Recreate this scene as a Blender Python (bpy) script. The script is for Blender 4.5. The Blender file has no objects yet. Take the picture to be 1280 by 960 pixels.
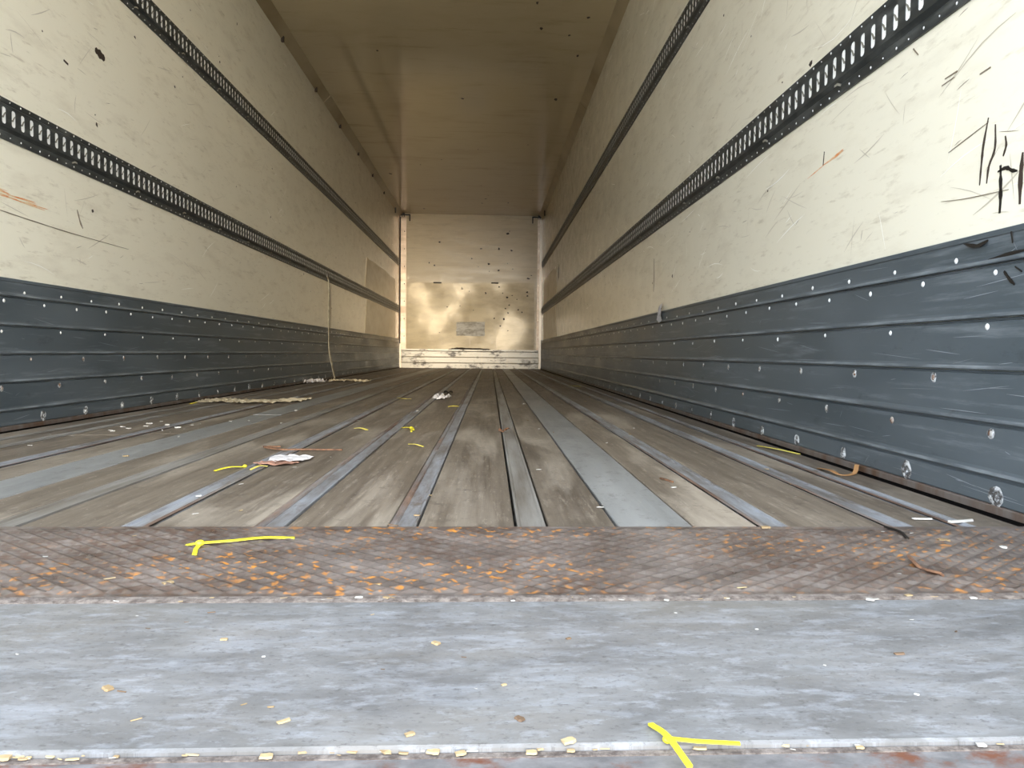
import bpy, bmesh, math, random
import numpy as np
from mathutils import Vector, Matrix

# ------------------------------------------------------------------ camera, world, exposure
S = bpy.context.scene
C = S.collection
CAM_H = 0.2747
cd = bpy.data.cameras.new('camera'); cam = bpy.data.objects.new('camera', cd); C.objects.link(cam)
cd.sensor_width = 36.0; cd.lens = 962.0 / 1280.0 * 36.0; cd.shift_x = -20.0 / 1280.0
cd.clip_start = 0.02; cd.clip_end = 300
YAW, PITCH, ROLL = math.radians(2.8506), math.radians(2.2893), math.radians(0.65)
F_ = Vector((math.sin(YAW)*math.cos(PITCH), math.cos(YAW)*math.cos(PITCH), -math.sin(PITCH)))
R0 = Vector((math.cos(YAW), -math.sin(YAW), 0)); U0 = R0.cross(F_)
R_ = R0*math.cos(ROLL) + U0*math.sin(ROLL); U_ = -R0*math.sin(ROLL) + U0*math.cos(ROLL)
cam.matrix_world = Matrix(((R_.x, U_.x, -F_.x, 0), (R_.y, U_.y, -F_.y, 0), (R_.z, U_.z, -F_.z, CAM_H), (0, 0, 0, 1)))
S.camera = cam

W = bpy.data.worlds.new('sky'); S.world = W; W.use_nodes = True
bg = W.node_tree.nodes['Background']
bg.inputs['Color'].default_value = (0.84, 0.95, 1.10, 1); bg.inputs['Strength'].default_value = 1.0   # even overcast daylight
S.view_settings.view_transform = 'Standard'; S.view_settings.look = 'None'
S.view_settings.gamma = 1.0; S.view_settings.use_curve_mapping = False
S.view_settings.exposure = 2.65
# low veiled sun behind the camera, a little to the right, shining in through the open rear
SUN_EL, SUN_AZ = math.radians(5.5), math.radians(7.0)
sl = bpy.data.lights.new('sun', 'SUN'); sl.energy = 0.55; sl.angle = math.radians(18); sl.color = (1.0, 0.84, 0.60)
sun = bpy.data.objects.new('sun', sl); C.objects.link(sun); sun.location = (3, -20, 4)
sun.rotation_euler = Vector((-math.sin(SUN_AZ)*math.cos(SUN_EL), math.cos(SUN_AZ)*math.cos(SUN_EL), -math.sin(SUN_EL))).to_track_quat('-Z', 'Y').to_euler()
S.cycles.max_bounces = 20; S.cycles.diffuse_bounces = 14; S.cycles.glossy_bounces = 10

rnd = random.Random(7)
# ------------------------------------------------------------------ dimensions of the cargo box (metres)
XL, XR = -1.573, 0.893            # wall faces
XC = (XL + XR) / 2
Y0, YE = 0.46, 13.45              # open rear edge, front bulkhead
ZC = 2.655                        # ceiling
Y_PL, Y_TR, Y_SI = 1.205, 0.845, 0.527   # plank ends, tread plate edge, sill edge

# ------------------------------------------------------------------ helpers
def lin(r, g, b):
    f = lambda c: (c/255/12.92) if c/255 <= 0.04045 else ((c/255+0.055)/1.055)**2.4
    return (f(r), f(g), f(b), 1.0)

class NM:
    """small node-material builder; texture space is the object's own coordinates"""
    def __init__(s, name, rough=0.5, metal=0.0, spec=0.5):
        s.m = bpy.data.materials.new(name); s.m.use_nodes = True; s.t = s.m.node_tree
        s.b = s.t.nodes['Principled BSDF']; s.l = s.t.links.new
        s.b.inputs['Roughness'].default_value = rough; s.b.inputs['Metallic'].default_value = metal
        s.b.inputs['Specular IOR Level'].default_value = spec
        s.tc = s.t.nodes.new('ShaderNodeTexCoord')
    def n(s, k): return s.t.nodes.new(k)
    def map(s, sc=(1, 1, 1), rot=(0, 0, 0), rand=0.0):
        m = s.n('ShaderNodeMapping'); m.inputs['Scale'].default_value = sc; m.inputs['Rotation'].default_value = rot
        s.l(s.tc.outputs['Object'], m.inputs['Vector'])
        if rand:
            oi = s.n('ShaderNodeObjectInfo'); mm = s.n('ShaderNodeMath'); mm.operation = 'MULTIPLY'; mm.inputs[1].default_value = rand
            s.l(oi.outputs['Random'], mm.inputs[0]); s.l(mm.outputs[0], m.inputs['Location'])
        return m.outputs[0]
    def noise(s, sc=(1, 1, 1), scale=1.0, detail=6, rough=0.6, rot=(0, 0, 0), rand=0.0, dist=0.0):
        t = s.n('ShaderNodeTexNoise'); t.inputs['Scale'].default_value = scale; t.inputs['Detail'].default_value = detail
        t.inputs['Roughness'].default_value = rough; t.inputs['Distortion'].default_value = dist
        s.l(s.map(sc, rot, rand), t.inputs['Vector']); return t.outputs['Fac']
    def ramp(s, fac, a, b, lo=0.0, hi=1.0):
        r = s.n('ShaderNodeMapRange'); r.inputs['From Min'].default_value = a; r.inputs['From Max'].default_value = b
        r.inputs['To Min'].default_value = lo; r.inputs['To Max'].default_value = hi
        s.l(fac, r.inputs['Value']); return r.outputs[0]
    def math(s, op, a, b):
        m = s.n('ShaderNodeMath'); m.operation = op
        for k, v in enumerate((a, b)):
            if isinstance(v, (int, float)): m.inputs[k].default_value = v
            else: s.l(v, m.inputs[k])
        return m.outputs[0]
    def mix(s, fac, a, b):
        m = s.n('ShaderNodeMix'); m.data_type = 'RGBA'
        if isinstance(fac, (int, float)): m.inputs[0].default_value = fac
        else: s.l(fac, m.inputs[0])
        for k, v in ((6, a), (7, b)):
            if isinstance(v, tuple): m.inputs[k].default_value = v
            else: s.l(v, m.inputs[k])
        return m.outputs[2]
    def rand(s):
        return s.n('ShaderNodeObjectInfo').outputs['Random']
    def col(s, c):
        if isinstance(c, tuple): s.b.inputs['Base Color'].default_value = c
        else: s.l(c, s.b.inputs['Base Color'])
        return s
    def rough(s, f): s.l(f, s.b.inputs['Roughness']); return s
    def metal(s, f): s.l(f, s.b.inputs['Metallic']); return s
    def bump(s, h, strength=0.3, dist=0.002):
        b = s.n('ShaderNodeBump'); b.inputs['Strength'].default_value = strength; b.inputs['Distance'].default_value = dist
        s.l(h, b.inputs['Height']); s.l(b.outputs[0], s.b.inputs['Normal']); return s

def obj(name, bm, m, parent=None, smooth=False):
    me = bpy.data.meshes.new(name); bm.to_mesh(me); bm.free()
    return mobj(name, me, m, parent, smooth)
def mobj(name, me, m, parent=None, smooth=False):
    if m is not None and not me.materials: me.materials.append(m.m if isinstance(m, NM) else m)
    if smooth:
        for p in me.polygons: p.use_smooth = True
    o = bpy.data.objects.new(name, me); C.objects.link(o)
    if parent: o.parent = parent
    return o
def tag(o, label, cat, group=None, kind=None):
    o['label'] = label; o['category'] = cat
    if group: o['group'] = group
    if kind: o['kind'] = kind
    return o
def struct(o, label=None):
    o['kind'] = 'structure'
    if label: o['label'] = label
    return o
def empty(name, loc=(0, 0, 0)):
    o = bpy.data.objects.new(name, None); C.objects.link(o); o.location = loc; o.empty_display_size = 0.1
    return o
def box(bm, x0, x1, y0, y1, z0, z1, bev=0.0):
    x0, x1 = sorted((x0, x1)); y0, y1 = sorted((y0, y1)); z0, z1 = sorted((z0, z1))
    r = bmesh.ops.create_cube(bm, size=1.0)
    for v in r['verts']:
        v.co = Vector(((x0+x1)/2 + v.co.x*(x1-x0), (y0+y1)/2 + v.co.y*(y1-y0), (z0+z1)/2 + v.co.z*(z1-z0)))
    if bev:
        es = {e for v in r['verts'] for e in v.link_edges}
        bmesh.ops.bevel(bm, geom=list(es), offset=bev, segments=1, affect='EDGES')
    return bm
def BX(*a, **k): return box(bmesh.new(), *a, **k)
def prism_y(prof, y0, y1, close=True):
    """extrude an (x,z) outline along Y"""
    bm = bmesh.new()
    a = [bm.verts.new((x, y0, z)) for x, z in prof]; b = [bm.verts.new((x, y1, z)) for x, z in prof]
    n = len(prof)
    for i in range(n if close else n-1):
        j = (i+1) % n; bm.faces.new((a[i], a[j], b[j], b[i]))
    if close:
        bm.faces.new(a[::-1]); bm.faces.new(b)
    bmesh.ops.recalc_face_normals(bm, faces=bm.faces)
    return bm
def prism_x(prof, x0, x1):
    """extrude a (y,z) outline along X"""
    bm = bmesh.new()
    a = [bm.verts.new((x0, y, z)) for y, z in prof]; b = [bm.verts.new((x1, y, z)) for y, z in prof]
    n = len(prof)
    for i in range(n):
        j = (i+1) % n; bm.faces.new((a[i], a[j], b[j], b[i]))
    bm.faces.new(a[::-1]); bm.faces.new(b)
    bmesh.ops.recalc_face_normals(bm, faces=bm.faces)
    return bm
def slab(bm, pts, nrm, th):
    """flat outline (3D points) thickened along nrm"""
    nrm = Vector(nrm)
    a = [bm.verts.new(p) for p in pts]; b = [bm.verts.new(Vector(p) + nrm*th) for p in pts]
    n = len(pts)
    bm.faces.new(a); bm.faces.new(b[::-1])
    for i in range(n): bm.faces.new((a[i], b[i], b[(i+1) % n], a[(i+1) % n]))
    return bm
def ribbon(bm, pts, w, th, wn=(0, 0, 1)):
    """a band of width w and thickness th along a 3D polyline; lies flat to wn"""
    pts = [Vector(p) for p in pts]; wn = Vector(wn); rings = []
    for i, p in enumerate(pts):
        d = (pts[min(i+1, len(pts)-1)] - pts[max(i-1, 0)]).normalized()
        s = d.cross(wn).normalized(); u = s.cross(d).normalized()
        rings.append([bm.verts.new(p + s*a*w/2 + u*b*th) for a, b in ((-1, 0), (1, 0), (1, 1), (-1, 1))])
    for r, q in zip(rings, rings[1:]):
        for k in range(4): bm.faces.new((r[k], r[(k+1) % 4], q[(k+1) % 4], q[k]))
    bm.faces.new(rings[0][::-1]); bm.faces.new(rings[-1])
    return bm
def spline(pts, n=5):
    """Catmull-Rom through points"""
    P = [Vector(p) for p in pts]; P = [2*P[0]-P[1]] + P + [2*P[-1]-P[-2]]; out = []
    for i in range(1, len(P)-2):
        for k in range(n):
            t = k/n
            out.append(0.5*((2*P[i]) + (P[i+1]-P[i-1])*t + (2*P[i-1]-5*P[i]+4*P[i+1]-P[i+2])*t*t + (3*P[i]-P[i-1]-3*P[i+1]+P[i+2])*t**3))
    return out + [P[-2]]

# ------------------------------------------------------------------ materials
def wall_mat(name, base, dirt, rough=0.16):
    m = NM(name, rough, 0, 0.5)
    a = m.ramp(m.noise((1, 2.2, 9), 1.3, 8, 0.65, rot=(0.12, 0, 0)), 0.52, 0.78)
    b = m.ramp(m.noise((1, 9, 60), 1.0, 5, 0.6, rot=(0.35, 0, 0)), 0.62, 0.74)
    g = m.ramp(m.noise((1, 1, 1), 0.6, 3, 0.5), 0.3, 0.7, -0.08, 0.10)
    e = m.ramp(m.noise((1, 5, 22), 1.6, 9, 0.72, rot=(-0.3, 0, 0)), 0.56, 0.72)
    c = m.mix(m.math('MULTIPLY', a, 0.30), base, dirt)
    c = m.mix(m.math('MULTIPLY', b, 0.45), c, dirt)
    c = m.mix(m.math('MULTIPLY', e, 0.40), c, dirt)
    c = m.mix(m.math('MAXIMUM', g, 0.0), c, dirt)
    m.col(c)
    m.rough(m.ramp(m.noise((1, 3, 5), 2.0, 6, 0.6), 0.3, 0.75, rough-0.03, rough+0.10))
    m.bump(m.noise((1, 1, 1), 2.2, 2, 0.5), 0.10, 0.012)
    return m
M = {}
M['wall'] = wall_mat('cream_laminate', lin(243, 236, 215), lin(176, 160, 134))
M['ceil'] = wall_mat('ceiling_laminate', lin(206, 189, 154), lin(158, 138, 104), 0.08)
M['bulk'] = wall_mat('bulkhead_laminate', lin(232, 214, 178), lin(168, 144, 104), 0.25)

m = NM('kick_aluminium', 0.42, 0.0, 0.5)
st = m.noise((1, 2.5, 40), 1.0, 8, 0.7)
bl = m.noise((1, 1, 2.5), 1.6, 6, 0.6, rand=9)
c = m.mix(m.ramp(bl, 0.35, 0.7), lin(70, 78, 82), lin(90, 97, 101))
c = m.mix(m.math('MULTIPLY', m.ramp(st, 0.54, 0.72), 0.5), c, lin(140, 146, 150))
c = m.mix(m.math('MULTIPLY', m.ramp(m.noise((1, 6, 14), 1.0, 8, 0.7, rand=5), 0.60, 0.72), 0.6), c, lin(38, 40, 42))
m.col(c).rough(m.ramp(bl, 0.3, 0.7, 0.3, 0.48)).bump(st, 0.25, 0.001); M['kick'] = m

m = NM('kick_lip', 0.4, 0.0, 0.5)
c = m.mix(m.ramp(m.noise((1, 5, 30), 1.5, 6, 0.6), 0.4, 0.65), lin(84, 90, 94), lin(128, 134, 137))
m.col(c); M['lip'] = m
m = NM('edge_angle', 0.5, 0.2); c = m.mix(m.ramp(m.noise((1, 6, 1), 3, 6, 0.6), 0.4, 0.65), lin(112, 104, 98), lin(92, 70, 54)); m.col(c); M['angle'] = m

m = NM('rivet_metal', 0.4, 0.0); m.col(lin(225, 225, 222)); M['rivet'] = m
m = NM('bare_metal_scrape', 0.5, 0.1)
sc = m.noise((1, 1, 1), 60, 5, 0.7, rand=40)
m.col(m.mix(m.ramp(sc, 0.45, 0.58), lin(78, 76, 74), lin(205, 206, 205))).bump(sc, 0.5, 0.001); M['scrape'] = m
m = NM('rusty_rivet', 0.6, 0.2); m.col(m.mix(m.ramp(m.noise((1, 1, 1), 90, 4, 0.6, rand=30), 0.45, 0.6), lin(176, 172, 165), lin(120, 82, 54))); M['rrivet'] = m

m = NM('rail_black', 0.42, 0.0, 0.5)
c = m.mix(m.ramp(m.noise((1, 4, 20), 2, 6, 0.65), 0.45, 0.75), lin(46, 49, 49), lin(86, 88, 86)); m.col(c); M['rail'] = m
m = NM('rail_insert_white', 0.5); m.col(lin(250, 249, 244)); M['insert'] = m
m = NM('rail_tongue', 0.5); m.col(lin(128, 124, 112)); M['tongue'] = m

def wood_mat(name, c1, c2, c3, rough=0.5):
    m = NM(name, rough, 0, 0.45)
    f = m.noise((55, 1.6, 1), 1.0, 8, 0.7, rand=13)
    g = m.noise((7, 1.1, 1), 1.0, 6, 0.62, rand=21, dist=0.6)
    h = m.noise((16, 7, 1), 1.0, 10, 0.75, rand=33)
    c = m.mix(m.ramp(f, 0.36, 0.66), c1, c2)
    c = m.mix(m.math('MULTIPLY', m.ramp(g, 0.50, 0.68), 0.8), c, c3)
    c = m.mix(m.math('MULTIPLY', m.ramp(h, 0.62, 0.75), 0.5), c, lin(54, 46, 38))
    k1 = m.noise((90, 9, 1), 1.0, 6, 0.75, rand=51); k2 = m.noise((150, 120, 1), 1.0, 3, 0.6, rand=61); k3 = m.noise((30, 22, 1), 1.0, 9, 0.8, rand=71)
    c = m.mix(m.math('MULTIPLY', m.ramp(k1, 0.55, 0.68), 0.55), c, c3)
    c = m.mix(m.math('MULTIPLY', m.ramp(k3, 0.54, 0.66), 0.55), c, lin(66, 58, 50))
    c = m.mix(m.math('MULTIPLY', m.ramp(k2, 0.66, 0.72), 0.6), c, lin(176, 168, 156))
    v = m.n('ShaderNodeHueSaturation'); m.l(c, v.inputs['Color']); m.l(m.ramp(m.rand(), 0, 1, 0.86, 1.12), v.inputs['Value'])
    m.col(v.outputs[0]); m.rough(m.ramp(g, 0.3, 0.75, rough-0.1, rough+0.15)); m.bump(f, 0.22, 0.0015)
    return m
M['plank'] = wood_mat('worn_plank', lin(90, 80, 69), lin(120, 109, 96), lin(162, 151, 136))
M['gplank'] = wood_mat('grey_plank', lin(126, 126, 124), lin(136, 136, 134), lin(148, 148, 146), 0.42)
m = NM('floor_strip_steel', 0.45, 0.25)
n1 = m.noise((26, 3.4, 1), 1.0, 9, 0.72, rand=17); n2 = m.noise((24, 7, 1), 1.0, 9, 0.75, rand=29)
c = m.mix(m.ramp(n1, 0.36, 0.62), lin(108, 102, 96), lin(158, 162, 169))
c = m.mix(m.math('MULTIPLY', m.ramp(n2, 0.55, 0.66), 0.85), c, lin(104, 92, 82))
m.col(c).bump(n2, 0.3, 0.001); M['strip'] = m
m = NM('floor_strip_dull', 0.5, 0.1)
n1 = m.noise((30, 1.8, 1), 1.0, 7, 0.65, rand=17)
m.col(m.mix(m.ramp(n1, 0.36, 0.62), lin(104, 97, 88), lin(142, 139, 134))).bump(n1, 0.3, 0.001); M['dull'] = m
m = NM('strip_rust', 0.7, 0.0)
n1 = m.noise((30, 6, 1), 1.0, 8, 0.7, rand=11)
m.col(m.mix(m.ramp(m.noise((20, 1.6, 1), 1.0, 6, 0.7, rand=77), 0.42, 0.58), m.mix(m.ramp(n1, 0.38, 0.62), lin(72, 54, 44), lin(122, 98, 82)), lin(124, 122, 120))).bump(n1, 0.5, 0.002); M['rust'] = m
m = NM('groove_shade', 0.9, 0, 0.1); m.col(lin(16, 14, 13)); M['gap_shade'] = m  # near-black colour standing in for the shade in the floor-edge groove
m = NM('floor_bed', 0.9); m.col(lin(30, 26, 22)); M['bed'] = m

m = NM('rusty_tread', 0.4, 0.3, 0.6)
n1 = m.noise((1, 1, 1), 3.2, 5, 0.6); n2 = m.noise((55, 95, 1), 1.0, 3, 0.5); n3 = m.noise((9, 14, 1), 1.0, 7, 0.65); n4 = m.noise((2.0, 4, 1), 1.0, 3, 0.5)
c = m.mix(m.ramp(n3, 0.35, 0.65), lin(86, 78, 73), lin(126, 117, 111))
c = m.mix(m.math('MULTIPLY', m.ramp(n2, 0.40, 0.58), m.ramp(n1, 0.38, 0.60, 0.05, 0.6)), c, lin(84, 60, 45))
c = m.mix(m.math('MULTIPLY', m.ramp(m.noise((62, 105, 1), 1.0, 2, 0.5), 0.57, 0.66), m.ramp(n4, 0.42, 0.60)), c, lin(198, 132, 56))
m.col(c).rough(m.ramp(n3, 0.3, 0.7, 0.26, 0.46)).bump(m.noise((1, 1, 1), 160, 5, 0.7), 0.25, 0.001); M['tread'] = m

m = NM('sill_steel', 0.45, 0.1, 0.5)
n1 = m.noise((6, 13, 1), 1.0, 10, 0.72, dist=0.6); n2 = m.noise((10, 34, 1), 1.0, 10, 0.74, dist=0.4); n3 = m.noise((110, 170, 1), 1.0, 8, 0.78); n4 = m.noise((1.6, 3.4, 1), 1.0, 5, 0.6); n5 = m.noise((26, 60, 1), 1.0, 9, 0.75)
c = m.mix(m.ramp(n1, 0.34, 0.64), lin(98, 97, 96), lin(126, 125, 124))
c = m.mix(m.math('MULTIPLY', m.ramp(n2, 0.50, 0.68), 0.7), c, lin(146, 149, 154))
c = m.mix(m.math('MULTIPLY', m.ramp(n4, 0.48, 0.64), 0.5), c, lin(126, 119, 109))
c = m.mix(m.math('MULTIPLY', m.ramp(n5, 0.53, 0.64), 0.6), c, lin(150, 152, 156))
c = m.mix(m.math('MULTIPLY', m.ramp(n3, 0.54, 0.64), 0.6), c, lin(66, 62, 60))
m.col(c).rough(m.ramp(n1, 0.3, 0.7, 0.36, 0.6)).bump(n5, 0.3, 0.001); M['sill'] = m
m = NM('rear_bar_rust', 0.6, 0.1)
n1 = m.noise((9, 12, 4), 1.0, 8, 0.7); n2 = m.noise((20, 30, 9), 1.0, 8, 0.72)
c = m.mix(m.ramp(n2, 0.35, 0.65), lin(84, 82, 82), lin(122, 120, 120))
c = m.mix(m.ramp(n1, 0.52, 0.62), c, lin(98, 60, 42)); m.col(c).bump(n2, 0.4, 0.002); M['bar'] = m
m = NM('joint_dirt', 0.9)
n1 = m.noise((1, 1, 1), 80, 8, 0.75)
m.col(m.mix(m.ramp(n1, 0.4, 0.62), lin(80, 70, 64), lin(136, 126, 118))).bump(n1, 0.9, 0.004); M['dirt'] = m

m = NM('ceiling_cove', 0.4); m.col(m.mix(m.ramp(m.noise((1, 0.7, 1), 1.2, 4, 0.6), 0.4, 0.6), lin(150, 132, 100), lin(176, 160, 128))); M['cove'] = m
m = NM('corner_angle', 0.35, 0.3); m.col(m.mix(m.ramp(m.noise((1, 1, 3), 3, 5, 0.6), 0.4, 0.65), lin(226, 206, 184), lin(196, 172, 146))); M['corner'] = m
m = NM('corner_bead', 0.3, 0.2); m.col(lin(240, 228, 208)); M['bead'] = m
m = NM('steel_sheet', 0.4, 0.06)
n1 = m.noise((1, 1, 1), 1.4, 3, 0.5)
m.col(m.mix(m.ramp(m.noise((2, 2, 5), 1.4, 6, 0.6), 0.4, 0.7), lin(226, 208, 170), lin(196, 176, 138))).rough(m.ramp(n1, 0.35, 0.65, 0.26, 0.5)).bump(n1, 0.35, 0.02); M['sheet'] = m
m = NM('wall_sheet_steel', 0.32, 0.06); n1 = m.noise((1, 1, 1), 1.4, 3, 0.5)
m.col(m.mix(m.ramp(m.noise((2, 2, 5), 1.4, 6, 0.6), 0.4, 0.7), lin(240, 228, 202), lin(214, 198, 164))).bump(n1, 0.4, 0.03); M['sheet2'] = m
m = NM('bulkhead_kick', 0.35, 0.25)
n1 = m.noise((5, 1, 9), 1.0, 8, 0.72)
m.col(m.mix(m.ramp(n1, 0.50, 0.62), lin(186, 181, 170), lin(60, 54, 48))); M['bkick'] = m
m = NM('black_iron', 0.5, 0.2); m.col(lin(36, 32, 28)); M['iron'] = m
m = NM('dark_mark', 0.7); m.col(lin(58, 46, 36)); M['mark'] = m
m = NM('grey_scuff', 0.5); m.col(lin(190, 180, 160)); M['scuff'] = m
m = NM('brown_scuff', 0.5); m.col(lin(126, 112, 94)); M['scuff2'] = m
m = NM('pale_scratch', 0.4); m.col(lin(246, 244, 236)); M['pale'] = m
m = NM('pale_kick_scratch', 0.5); m.col(lin(136, 142, 146)); M['kscratch'] = m
m = NM('orange_smear', 0.6); m.col(m.mix(m.ramp(m.noise((1, 30, 60), 1, 6, 0.7), 0.4, 0.6), lin(222, 140, 84), lin(226, 198, 158))); M['orange'] = m
m = NM('placard', 0.5); m.col(m.mix(m.ramp(m.noise((6, 1, 14), 1, 6, 0.7), 0.45, 0.6), lin(236, 232, 222), lin(186, 178, 162))); M['placard'] = m
m = NM('yellow_plastic', 0.4); m.col(lin(222, 208, 48)); M['yellow'] = m
m = NM('pale_yellow_plastic', 0.5); m.col(lin(214, 200, 96)); M['yellow2'] = m
m = NM('white_paper', 0.8); m.col(m.mix(m.ramp(m.noise((1, 1, 1), 30, 4, 0.6), 0.5, 0.7), lin(206, 203, 203), lin(166, 158, 158))); M['paper'] = m
m = NM('brown_paper', 0.8); m.col(m.mix(m.ramp(m.noise((1, 1, 1), 26, 5, 0.6), 0.45, 0.6), lin(176, 132, 112), lin(126, 92, 76))); M['bpaper'] = m
m = NM('plastic_film', 0.45); m.col(lin(190, 178, 152)); M['film'] = m
m = NM('bark', 0.8); m.col(m.mix(m.ramp(m.noise((1, 1, 1), 60, 6, 0.7), 0.4, 0.6), lin(78, 54, 40), lin(128, 92, 66))); M['bark'] = m
m = NM('tan_band', 0.6); m.col(lin(158, 118, 76)); M['tan'] = m
def chip_mat(name, a, b):
    m = NM(name, 0.7); m.col(m.mix(m.rand(), a, b)); return m
M['chip'] = chip_mat('pale_wood', lin(172, 152, 114), lin(138, 116, 84))
M['chip2'] = chip_mat('brown_wood', lin(112, 90, 68), lin(92, 72, 54))
M['flake'] = chip_mat('white_flake', lin(190, 188, 182), lin(150, 146, 138))
m = NM('webbing', 0.7); m.col(m.mix(m.ramp(m.noise((1, 1, 6), 3, 4, 0.6), 0.4, 0.6), lin(206, 200, 180), lin(160, 152, 130))); M['web'] = m
m = NM('yard_ground', 0.9); m.col(m.mix(m.ramp(m.noise((1, 1, 1), 0.8, 8, 0.6), 0.35, 0.65), lin(150, 148, 142), lin(176, 172, 165))); M['ground'] = m
m = NM('exterior_white', 0.5); m.col(lin(230, 230, 228)); M['ext'] = m

# ------------------------------------------------------------------ the setting
gnd = struct(obj('ground', BX(-60, 60, -70, 50, -1.35, -1.25), M['ground']), 'concrete yard behind the trailer')
wl = struct(obj('wall_left', BX(XL-0.07, XL, Y0, YE+0.07, -0.12, ZC+0.07), M['wall']), 'scuffed cream laminate side wall on the left')
wr = struct(obj('wall_right', BX(XR, XR+0.07, Y0, YE+0.07, -0.12, ZC+0.07), M['wall']), 'scuffed cream laminate side wall on the right')
wb = struct(obj('wall_back', BX(XL, XR, YE, YE+0.07, -0.12, ZC+0.07), M['bulk']), 'front bulkhead at the far end of the cargo box')
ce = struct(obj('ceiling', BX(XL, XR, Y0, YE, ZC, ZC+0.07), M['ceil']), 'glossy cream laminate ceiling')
fl = struct(obj('floor', BX(XL, XR, Y_PL-0.02, YE, -0.12, -0.032), M['bed']), 'worn plank floor with steel strips')

# floor planks and strips: offsets from the box centre line
def joints(k):
    r = random.Random(100+k); ys = [Y_PL]; y = r.uniform(2.4, 4.2)
    while y < YE-1: ys.append(y); y += r.uniform(2.2, 3.6)
    return ys + [YE-0.004]
half = [('strip', 0.0, 0.022, 'strip'), ('plank', 0.025, 0.181, 'plank'), ('strip', 0.184, 0.226, 'strip'), ('plank', 0.229, 0.381, 'plank'),
        ('strip', 0.386, 0.431, 'dull'), ('plank', 0.436, 0.543, 'plank'), ('plank', 0.548, 0.667, 'gplank'), ('plank', 0.670, 0.772, 'plank'),
        ('strip', 0.775, 0.822, 'strip'), ('plank', 0.825, 0.982, 'plank'), ('strip', 0.985, 1.030, 'strip'), ('plank', 1.033, 1.098, 'plank'),
        ('strip', 1.101, 1.134, 'strip'), ('plank', 1.137, 1.2085, 'plank')]
k = 0
for sgn in (1, -1):
    for kind, a, b, mat in half:
        if a == 0.0:
            if sgn < 0: continue
            a = -0.022
        x0, x1 = sorted((XC+sgn*a, XC+sgn*b)); k += 1
        if kind == 'strip':
            mm = 'dull' if (mat == 'dull' or (sgn < 0 and b > 0.9)) else mat
            # shallow steel strip with turned-up edges
            prof = [(x0, -0.030), (x1, -0.030), (x1, 0.001), (x1-0.004, 0.001), (x1-0.007, -0.002), (x0+0.007, -0.002), (x0+0.004, 0.001), (x0, 0.001)]
            s = obj('steel_strip', prism_y(prof, Y_PL, YE-0.004), M[mm], fl)
            if mm == 'strip':   # rusted rim along one edge
                xe = x0 if sgn > 0 else x1
                d = 1 if sgn > 0 else -1
                obj('rusty_edge', prism_y([(xe, 0.0012), (xe+d*0.009, 0.0012), (xe+d*0.0115, -0.0012), (xe+d*0.0115, -0.0018), (xe, -0.0008)], Y_PL, YE-0.004), M['rust'], s)
        else:
            ys = joints(k)
            for ya, yb in zip(ys, ys[1:]):
                dz = rnd.uniform(-0.0012, 0.0008)
                obj('plank', BX(x0, x1, ya+0.0012, yb-0.0012, -0.030, dz, bev=0.0015), M[mat], fl)

# tread plate with raised diamond ribs
nx, ny = 1300, 220
xs = np.linspace(XL+0.008, XR-0.008, nx); ys = np.linspace(Y_TR+0.006, Y_PL-0.004, ny)
X, Y = np.meshgrid(xs, ys)
u = X/0.033 + (Y-Y_TR)/0.027; v = X/0.033 - (Y-Y_TR)/0.027
rid = lambda t: np.clip(1 - np.abs(t-np.round(t))/0.42, 0, 1)
Zh = -0.0012 + 0.0044*np.maximum(rid(u), rid(v))**1.1
edge = np.clip(np.minimum((Y-ys[0]-0.014)/0.012, (ys[-1]-0.006-Y)/0.01), 0, 1)
Zh = -0.0012 + (Zh+0.0012)*edge + 0.0005*np.sin(X*9)*np.sin(Y*23)
Zh = np.maximum(Zh, -0.0012 + 0.0030*np.clip((Y-ys[-1]+0.012)/0.01, 0, 1))
co = np.stack([X, Y, Zh], -1).reshape(-1, 3)
idx = np.arange(nx*ny).reshape(ny, nx)
q = np.stack([idx[:-1, :-1], idx[:-1, 1:], idx[1:, 1:], idx[1:, :-1]], -1).reshape(-1, 4)
me = bpy.data.meshes.new('tread_surface'); me.from_pydata(co.tolist(), [], q.tolist()); me.update()
tp = empty('tread_plate', (XC, Y_TR, 0)); tag(tp, 'rusty brown steel tread plate with raised diamond ribs across the floor', 'tread plate')
o = mobj('ribbed_surface', me, M['tread'], tp, True); o.matrix_parent_inverse = Matrix.Translation((-XC, -Y_TR, 0))
def under(o, e):
    o.matrix_parent_inverse = Matrix.Translation(-e.location); return o
under(obj('plate_body', BX(XL+0.006, XR-0.006, Y_TR+0.004, Y_PL-0.003, -0.03, -0.003), M['tread'], tp), tp)
under(obj('weld_seam', prism_x([(Y_TR-0.004, -0.004), (Y_TR+0.020, -0.004), (Y_TR+0.020, -0.0006), (Y_TR+0.012, 0.0018), (Y_TR+0.003, 0.0016), (Y_TR-0.003, 0.0003)], XL+0.006, XR-0.006), M['dirt'], tp), tp)
sp = empty('sill_plate', (XC, Y_SI, 0)); tag(sp, 'smooth blue-grey steel sill plate in front of the rusty tread plate', 'sill plate')
under(obj('plate', prism_x([(Y_SI, -0.05), (Y_TR-0.005, -0.05), (Y_TR-0.005, 0), (Y_SI+0.004, 0), (Y_SI+0.001, -0.0015)], XL, XR), M['sill'], sp), sp)
rb = empty('rear_crossbar', (XC, Y0, -0.02)); tag(rb, 'rust-blotched grey steel crossbar at the bottom edge of the picture', 'crossbar')
under(obj('bar', prism_x([(Y0-0.06, -0.16), (Y_SI-0.006, -0.16), (Y_SI-0.006, -0.005), (Y0-0.05, -0.005), (Y0-0.06, -0.015)], XL-0.07, XR+0.07), M['bar'], rb), rb)
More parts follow.
